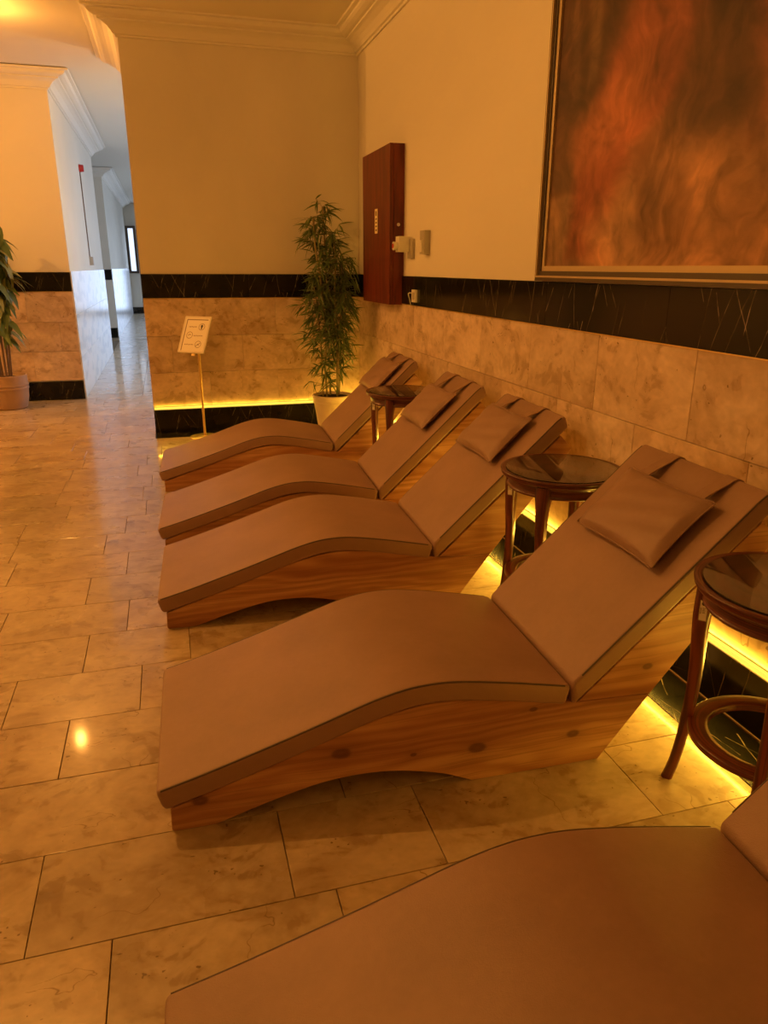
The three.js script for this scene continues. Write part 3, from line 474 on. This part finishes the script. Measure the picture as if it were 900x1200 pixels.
// ------------------------------------------------------------------ painting
{
  const y0 = 1.362, z0 = -3.29, W = 2.3, Hh = 1.62, f = 0.085;
  const t = thing('painting', 'large framed warm toned painting on the wall above the loungers', 'painting', [XR, y0, z0 + W / 2]);
  // moulded frame bars: outer dark, inner pale gold
  const bar = (len, prof) => { const s = new THREE.Shape(prof.map((p) => new THREE.Vector2(...p))); return s; };
  const frameBar = (x0, x1, yA, yB, d0, d1) => box(d1 - d0, yB - yA, x1 - x0, -(d0 + d1) / 2, (yA + yB) / 2, (x0 + x1) / 2);
  const ring = (i0, i1, d) => merge([frameBar(-W / 2 + i0, W / 2 - i0, i0, i1, 0, d), frameBar(-W / 2 + i0, W / 2 - i0, Hh - i1, Hh - i0, 0, d), frameBar(-W / 2 + i0, -W / 2 + i1, i1, Hh - i1, 0, d), frameBar(W / 2 - i1, W / 2 - i0, i1, Hh - i1, 0, d)]);
  part('outer_frame', ring(0, 0.016, 0.034), M.darkFrame, t); part('gold_edge', ring(0.016, 0.024, 0.040), M.goldFrame, t); part('frame_moulding', ring(0.024, 0.044, 0.030), M.darkFrame, t); part('inner_frame', ring(0.044, 0.066, 0.024), M.goldFrame, t);
  // plain stand-in picture: broad brushed fields of brown, rust and cream
  const CW = 1536, CH = 1088, base = (u, v) => {
    const wx = fbm(n1, u, v, 4, 3, 5) - 0.5, wy = fbm(n2, u, v, 4, 3, 5) - 0.5, brush = fbm(n3, u + 0.25 * wy, v + 0.25 * wx, 40, 34, 4) - 0.5, weave = ((Math.sin(u * 2400) + Math.sin(v * 1700)) * 0.006);
    const x = u + 0.05 * wx, y = v + 0.05 * wy;            // x from the left end, y up
    const soft = (d, w) => step(-w, w, d), bar = (cx, cy, hw, hh, turn, w) => { const dx = x - cx, dy = (y - cy) * 0.7, a = dx * Math.cos(turn) + dy * Math.sin(turn), b = -dx * Math.sin(turn) + dy * Math.cos(turn); return soft(Math.min(hw - Math.abs(a), hh - Math.abs(b)), w); };
    let c = mix([0.40, 0.275, 0.19], [0.31, 0.205, 0.14], soft(y - 0.42, 0.1));
    c = mix(c, [0.56, 0.43, 0.31], 0.9 * bar(0.05, 0.07, 0.16, 0.09, 0.05, 0.015));
    c = mix(c, [0.36, 0.26, 0.18], 0.8 * bar(0.2, 0.235, 0.4, 0.028, -0.03, 0.012));
    c = mix(c, [0.50, 0.385, 0.27], 0.6 * bar(0.125, 0.62, 0.018, 0.11, 0.05, 0.012)); c = mix(c, [0.45, 0.33, 0.225], 0.5 * bar(0.065, 0.58, 0.013, 0.1, 0.02, 0.01));
    c = mix(c, [0.555, 0.30, 0.205], 0.95 * bar(0.17, 0.17, 0.075, 0.11, -0.12, 0.03));
    c = mix(c, [0.58, 0.335, 0.245], 0.95 * bar(0.33, 0.56, 0.11, 0.25, -0.42, 0.045));
    c = mix(c, [0.60, 0.37, 0.255], 0.8 * bar(0.20, 0.36, 0.13, 0.05, 0.35, 0.03));
    c = mix(c, [0.68, 0.52, 0.385], 0.9 * bar(0.34, 0.06, 0.15, 0.12, 0.55, 0.05));
    c = mix(c, [0.65, 0.48, 0.35], 0.9 * bar(0.56, 0.17, 0.15, 0.16, -0.25, 0.06));
    c = mix(c, [0.47, 0.33, 0.23], 0.7 * bar(0.37, 0.17, 0.06, 0.11, 0.42, 0.02));
    c = mix(c, [0.27, 0.175, 0.12], 0.85 * bar(0.50, 0.46, 0.085, 0.13, -0.2, 0.05));
    c = mix(c, [0.58, 0.32, 0.235], 0.9 * bar(0.66, 0.60, 0.12, 0.2, 0.2, 0.06));
    const k = 1 + 0.30 * brush + weave + 0.5 * (fbm(n2, x, y, 9, 7, 6) - 0.5) + 0.45 * (fbm(n1, u + 0.3 * wy, v + 0.5 * wx, 44, 12, 5) - 0.5); return [c[0] * k, c[1] * k, c[2] * k];
  };
  M.canvas = phy({ map: texture(CW, CH, base), roughness: 0.55, specularIntensity: 0.6 });
  M.canvas.map.wrapS = M.canvas.map.wrapT = THREE.ClampToEdgeWrapping;
  const cg = box(0.012, Hh - 0.12, W - 0.12, -0.008, Hh / 2, 0), uv = cg.attributes.uv, p = cg.attributes.position;
  for (let i = 0; i < p.count; i++) uv.setXY(i, (p.getZ(i) + W / 2 - 0.06) / (W - 0.12), (p.getY(i) - 0.06) / (Hh - 0.12));
  part('canvas', cg, M.canvas, t);
}

// ------------------------------------------------------------------ wall cabinet and switches
{
  const t = thing('wall_cabinet', 'tall red brown wooden cabinet hung on the wall near the bamboo', 'cabinet', [XR, 1.155, -5.84]);
  part('body', box(0.078, 1.095, 0.77, -0.041, 0.5475, 0), M.redwood, t);
  const d = part('door', box(0.028, 1.095, 0.77, -0.097, 0.5475, 0), M.redwood, t);
  for (const g of [d, t.children[0]]) { const uv = g.geometry.attributes.uv, p = g.geometry.attributes.position; for (let i = 0; i < p.count; i++) uv.setXY(i, p.getZ(i) + p.getX(i), p.getY(i)); }
  const lt = canvasTex(64, 160, (g, w, h) => { g.fillStyle = '#e6d9a8'; g.fillRect(0, 0, w, h); g.fillStyle = '#6b5a30'; g.fillRect(18, 14, 28, 30); g.fillRect(14, 60, 36, 10); g.fillRect(14, 84, 36, 10); g.fillRect(14, 108, 36, 10); g.fillRect(14, 132, 36, 12); });
  const lb = part('label_plate', slab(0.075, 0.175, 0.002, 0.0003, 0).clone(), std({ map: lt, roughness: 0.5 }), d, [-0.1125, 0.60, 0.02], [0, -Math.PI / 2, 0]); { const p = lb.geometry.attributes.position, uv = lb.geometry.attributes.uv; for (let q = 0; q < p.count; q++) uv.setXY(q, p.getX(q) / 0.075 + 0.5, p.getY(q) / 0.175 + 0.5); } lb.userData.label = 'yellow paper label';
  part('lock', new THREE.CylinderGeometry(0.012, 0.012, 0.006, 16).rotateX(Math.PI / 2), M.steel, t, [-0.045, 0.56, 0.387]);
}
{
  const t = thing('power_adapter', 'cream power adapter plugged into a switch box beside the cabinet', 'adapter', [XR, 1.565, -5.30]);
  part('back_plate', box(0.022, 0.13, 0.10, -0.012, -0.02, 0.05), M.plasticGrey, t); part('housing', box(0.075, 0.105, 0.085, -0.06, 0.012, -0.005), M.plastic, t); part('knob', new THREE.CylinderGeometry(0.03, 0.026, 0.03, 20).rotateZ(Math.PI / 2), M.plastic, t, [-0.112, 0.0, -0.01]); part('emblem', new THREE.CylinderGeometry(0.016, 0.016, 0.006, 16).rotateZ(Math.PI / 2), M.red, t, [-0.129, 0.0, -0.01]);
}
{
  const t = thing('wall_switch', 'grey wall switch box beside the cream power adapter', 'switch', [XR, 1.578, -4.92]);
  part('box', box(0.045, 0.15, 0.085, -0.0225, 0, 0), M.plasticGrey, t); part('rocker', box(0.012, 0.075, 0.04, -0.05, -0.02, 0), M.plastic, t, [0, 0, 0], [0, 0, 0.06]);
}
{
  const t = thing('power_socket', 'white power socket with a plug in the black marble band', 'socket', [XR - 0.013, 1.228, -5.13]);
  part('plate', box(0.016, 0.085, 0.085, -0.0085, 0, 0), M.plastic, t); part('insert', box(0.006, 0.05, 0.04, -0.0195, 0, 0.004), M.plasticGrey, t);
  part('cable', new THREE.TubeGeometry(new THREE.CatmullRomCurve3([[-0.014, 0.02, -0.043], [-0.03, 0.015, -0.07], [-0.015, -0.03, -0.085], [-0.006, -0.066, -0.09]].map((p) => new THREE.Vector3(...p))), 24, 0.003, 6), M.plastic, t);
}
// ------------------------------------------------------------------ bamboo in its pot
function leafGeo(len, w, droop) { // lance shaped leaf along +x with a folded midrib
  const n = 4, pos = [], idx = [];
  for (let i = 0; i <= n; i++) { const t = i / n, ww = w * Math.pow(Math.sin(Math.PI * Math.min(0.98, 0.06 + t * 0.94)), 0.8) * (1 - 0.35 * t), y = -droop * t * t * len; pos.push(t * len, y + ww * 0.25, ww, t * len, y, 0, t * len, y + ww * 0.25, -ww); }
  for (let i = 0; i < n; i++) { const a = i * 3; idx.push(a, a + 3, a + 1, a + 1, a + 3, a + 4, a + 1, a + 4, a + 2, a + 2, a + 4, a + 5); }
  const g = new THREE.BufferGeometry(); g.setAttribute('position', new THREE.Float32BufferAttribute(pos, 3)); g.setIndex(idx); g.computeVertexNormals(); return g;
}
const place = (g, p, yaw, pitch, roll) => g.clone().applyMatrix4(new THREE.Matrix4().makeRotationFromEuler(new THREE.Euler(roll, yaw, pitch, 'YZX')).setPosition(...p));
{
  const px = 1.36, pz = -6.40;
  const t = thing('potted_bamboo', 'tall leafy bamboo in a pale clay pot in the corner', 'plant', [px, 0, pz]);
  part('pot', lathe([[0, 0], [0.115, 0], [0.122, 0.01], [0.150, 0.2], [0.160, 0.268], [0.168, 0.272], [0.169, 0.286], [0.164, 0.290], [0.168, 0.296], [0.176, 0.335], [0.172, 0.345], [0.158, 0.345], [0.154, 0.31], [0, 0.305]], 40), M.paleClay, t);
  part('soil', lathe([[0, 0.30], [0.156, 0.30], [0.150, 0.322], [0.08, 0.33], [0, 0.331]], 28), M.soil, t);
  const lv = [[], []], shapes = [leafGeo(0.12, 0.0085, 0.25), leafGeo(0.09, 0.007, 0.4), leafGeo(0.145, 0.0095, 0.35)], twigs = [];
  const culms = [[-0.05, 0.03, -0.10, 1.50], [0.045, 0.04, -0.02, 1.36], [0.0, -0.05, -0.05, 1.58], [0.075, -0.03, 0.05, 1.2], [-0.08, -0.03, -0.06, 0.95], [0.03, 0.07, 0.08, 0.9]];
  culms.forEach(([x, z, lean, h], ci) => {
    const P = []; for (let k = 0; k <= 6; k++) { const f = k / 6; P.push(new THREE.Vector3(x + lean * f * f + rr(-0.01, 0.01), 0.31 + h * f, z + rr(-0.012, 0.012) + 0.03 * f)); }
    const c = new THREE.CatmullRomCurve3(P); part('culm', new THREE.TubeGeometry(c, 28, ci < 4 ? 0.0085 : 0.006, 7), M.culm, t);
    const nodes = Math.round(h / 0.062);
    for (let k = 2; k <= nodes; k++) {
      const f = k / nodes, p = c.getPoint(f), many = f > 0.35 ? 3 : (ci > 3 ? 2 : 1);
      if (f < 0.2 && ci < 4) continue;
      for (let b = 0; b < many; b++) {
        const yaw = rr(0, 6.283), L = rr(0.05, 0.17) * (f > 0.9 ? 0.7 : 1), up = rr(-0.2, 0.9), dir = new THREE.Vector3(Math.cos(yaw) * Math.cos(up), Math.sin(up), -Math.sin(yaw) * Math.cos(up)), e = p.clone().addScaledVector(dir, L);
        e.x = Math.min(e.x, 0.24); e.z = Math.max(-0.30, e.z);
        twigs.push(new THREE.TubeGeometry(new THREE.LineCurve3(p, e), 1, 0.0016, 3));
        for (let q = 0; q < 7; q++) { const s = rr(0.35, 1), m = p.clone().lerp(e, s), w = yaw + rr(-1.3, 1.3); const lf = place(shapes[Math.floor(rr(0, 3))], [m.x, m.y, m.z], w, rr(-0.9, 0.5), rr(-0.8, 0.8)), side = rnd() < 0.6 ? 0 : 1; lf.computeBoundingBox(); if (lf.boundingBox.max.x < (m.y > 1.1 ? 0.25 : 0.33) && lf.boundingBox.min.z > -0.36) lv[side].push(lf); }
      }
    }
  });
  const tw = part('twigs', merge(twigs), M.culm, t); tw.userData.kind = 'stuff';
  lv.forEach((l, i) => { const m = part('foliage', mergeGeometries(l), i ? M.leafB : M.leafA, t); m.userData.kind = 'stuff'; });
}
// leafy plant at the far wall
{
  const t = thing('potted_plant', 'leafy drooping plant in a ribbed terracotta pot by the far wall', 'plant', [-1.66, 0, -8.46]);
  part('pot', lathe([[0, 0], [0.15, 0], [0.165, 0.012], [0.19, 0.12], [0.196, 0.2], [0.202, 0.205], [0.202, 0.222], [0.196, 0.227], [0.199, 0.236], [0.203, 0.24], [0.203, 0.256], [0.197, 0.262], [0.196, 0.33], [0.2, 0.345], [0.19, 0.35], [0.178, 0.345], [0.175, 0.31], [0, 0.305]], 40), M.terracotta, t);
  part('soil', lathe([[0, 0.31], [0.178, 0.31], [0.1, 0.325], [0, 0.328]], 24), M.soil, t);
  const shapes = [leafGeo(0.24, 0.044, 0.6), leafGeo(0.19, 0.038, 0.8), leafGeo(0.22, 0.046, 0.45)]; shapes.forEach((g) => g.setAttribute('uv', new THREE.Float32BufferAttribute(new Float32Array(g.attributes.position.count * 2), 2)));
  for (let s = 0; s < 5; s++) {
    const a = s * 1.3, c = new THREE.CatmullRomCurve3([[0.05 * Math.cos(a), 0.31, 0.05 * Math.sin(a)], [0.08 * Math.cos(a), 0.8, 0.08 * Math.sin(a)], [0.12 * Math.cos(a), 1.25, 0.1 * Math.sin(a)], [0.14 * Math.cos(a), 1.82 - 0.12 * (s % 3), 0.12 * Math.sin(a)]].map((p) => new THREE.Vector3(...p)));
    part('stem', new THREE.TubeGeometry(c, 16, 0.011, 6), M.bark, t);
    for (let k = 0; k < 54; k++) { const f = 0.18 + 0.82 * Math.sqrt(rnd()), p = c.getPoint(f); let yaw = rr(0, 6.283); if (Math.sin(yaw) > 0.45) yaw = -yaw; const m = part('leaf', shapes[k % 3], [M.leafA, M.leafB, M.leafC][Math.floor(rr(0, 3))], t, [p.x, p.y, p.z]); m.rotation.set(rr(-0.5, 0.5), yaw, rr(-1.15, 0.3), 'YZX'); }
  }
}
// sign stand by the wall
{
  const t = thing('sign_stand', 'small framed notice on a slim brass floor stand', 'sign', [0.235, 0, -6.50]);
  part('base', lathe([[0, 0], [0.13, 0], [0.13, 0.006], [0.12, 0.011], [0.02, 0.014], [0, 0.014]], 36), M.brass, t);
  part('pole', new THREE.CylinderGeometry(0.011, 0.011, 0.71, 16).translate(0, 0.365, 0), M.brass, t);
  const hd = new THREE.Group(); hd.name = 'notice_frame'; t.add(hd); hd.position.set(-0.02, 0.875, -0.015); hd.rotation.set(-0.50, -0.66, 0, 'YXZ');
  const w = 0.262, h = 0.325;
  const sg = canvasTex(256, 320, (g) => {
    g.fillStyle = '#efe6d6'; g.fillRect(0, 0, 256, 320); g.strokeStyle = '#8d7660'; g.lineWidth = 9; g.beginPath(); g.moveTo(20, 312); g.lineTo(20, 20); g.lineTo(240, 20); g.stroke();
    g.fillStyle = '#a98c70'; const ring = (x, y) => { g.lineWidth = 5; g.strokeStyle = '#9a8468'; g.beginPath(); g.arc(x, y, 30, 0, 7); g.stroke(); };
    ring(186, 86); ring(76, 166); ring(186, 250); g.fillStyle = '#2a1712'; g.beginPath(); g.ellipse(186, 80, 11, 15, 0, 0, 7); g.fill(); g.fillRect(180, 92, 12, 16);
    g.strokeStyle = '#8a735a'; g.lineWidth = 6; g.beginPath(); g.moveTo(62, 172); g.quadraticCurveTo(76, 150, 90, 166); g.stroke(); g.beginPath(); g.moveTo(166, 266); g.lineTo(206, 236); g.stroke(); g.beginPath(); g.moveTo(176, 246); g.lineTo(196, 258); g.stroke();
    g.fillStyle = '#a48a6c'; for (const [x, y, n] of [[52, 84, 6], [120, 166, 7], [44, 250, 7]]) for (let i = 0; i < n; i++) g.fillRect(x + i * 14, y - (i % 3), 10, 8 + (i % 2) * 2);
  });
  const pl = part('notice', slab(w - 0.02, h - 0.02, 0.004, 0.0004, 0).clone(), std({ map: sg, roughness: 0.45 }), hd, [0, 0, 0.006]); { const p = pl.geometry.attributes.position, uv = pl.geometry.attributes.uv; for (let q = 0; q < p.count; q++) uv.setXY(q, p.getX(q) / (w - 0.02) + 0.5, p.getY(q) / (h - 0.02) + 0.5); }
  part('rim', merge([box(w, 0.014, 0.014, 0, h / 2 - 0.007), box(w, 0.014, 0.014, 0, -h / 2 + 0.007), box(0.014, h - 0.028, 0.014, w / 2 - 0.007), box(0.014, h - 0.028, 0.014, -w / 2 + 0.007), box(w, h, 0.003, 0, 0, -0.004)]), std({ color: col([0.74, 0.66, 0.54]), roughness: 0.4 }), hd);
  part('bracket', box(0.03, 0.16, 0.012, 0.02, -0.1, -0.012), M.brass, hd);
}
// red alarm and its conduit on the corridor wall
{
  const t = thing('fire_alarm', 'small red alarm bell with a conduit on the corridor wall', 'alarm', [XA, 2.66, -11.4]);
  part('bell', new THREE.CylinderGeometry(0.042, 0.05, 0.06, 24).rotateZ(-Math.PI / 2), M.red, t, [0.031, 0, 0]);
  part('conduit', new THREE.CylinderGeometry(0.008, 0.008, 1.12, 10), M.bark, t, [0.0085, -0.6, 0]); part('junction_box', box(0.05, 0.11, 0.09, 0.026, -1.17, 0), M.plasticGrey, t);
}
scene.traverse((o) => { if (o.isMesh) { o.castShadow = true; o.receiveShadow = true; } });
renderer.render(scene, camera);
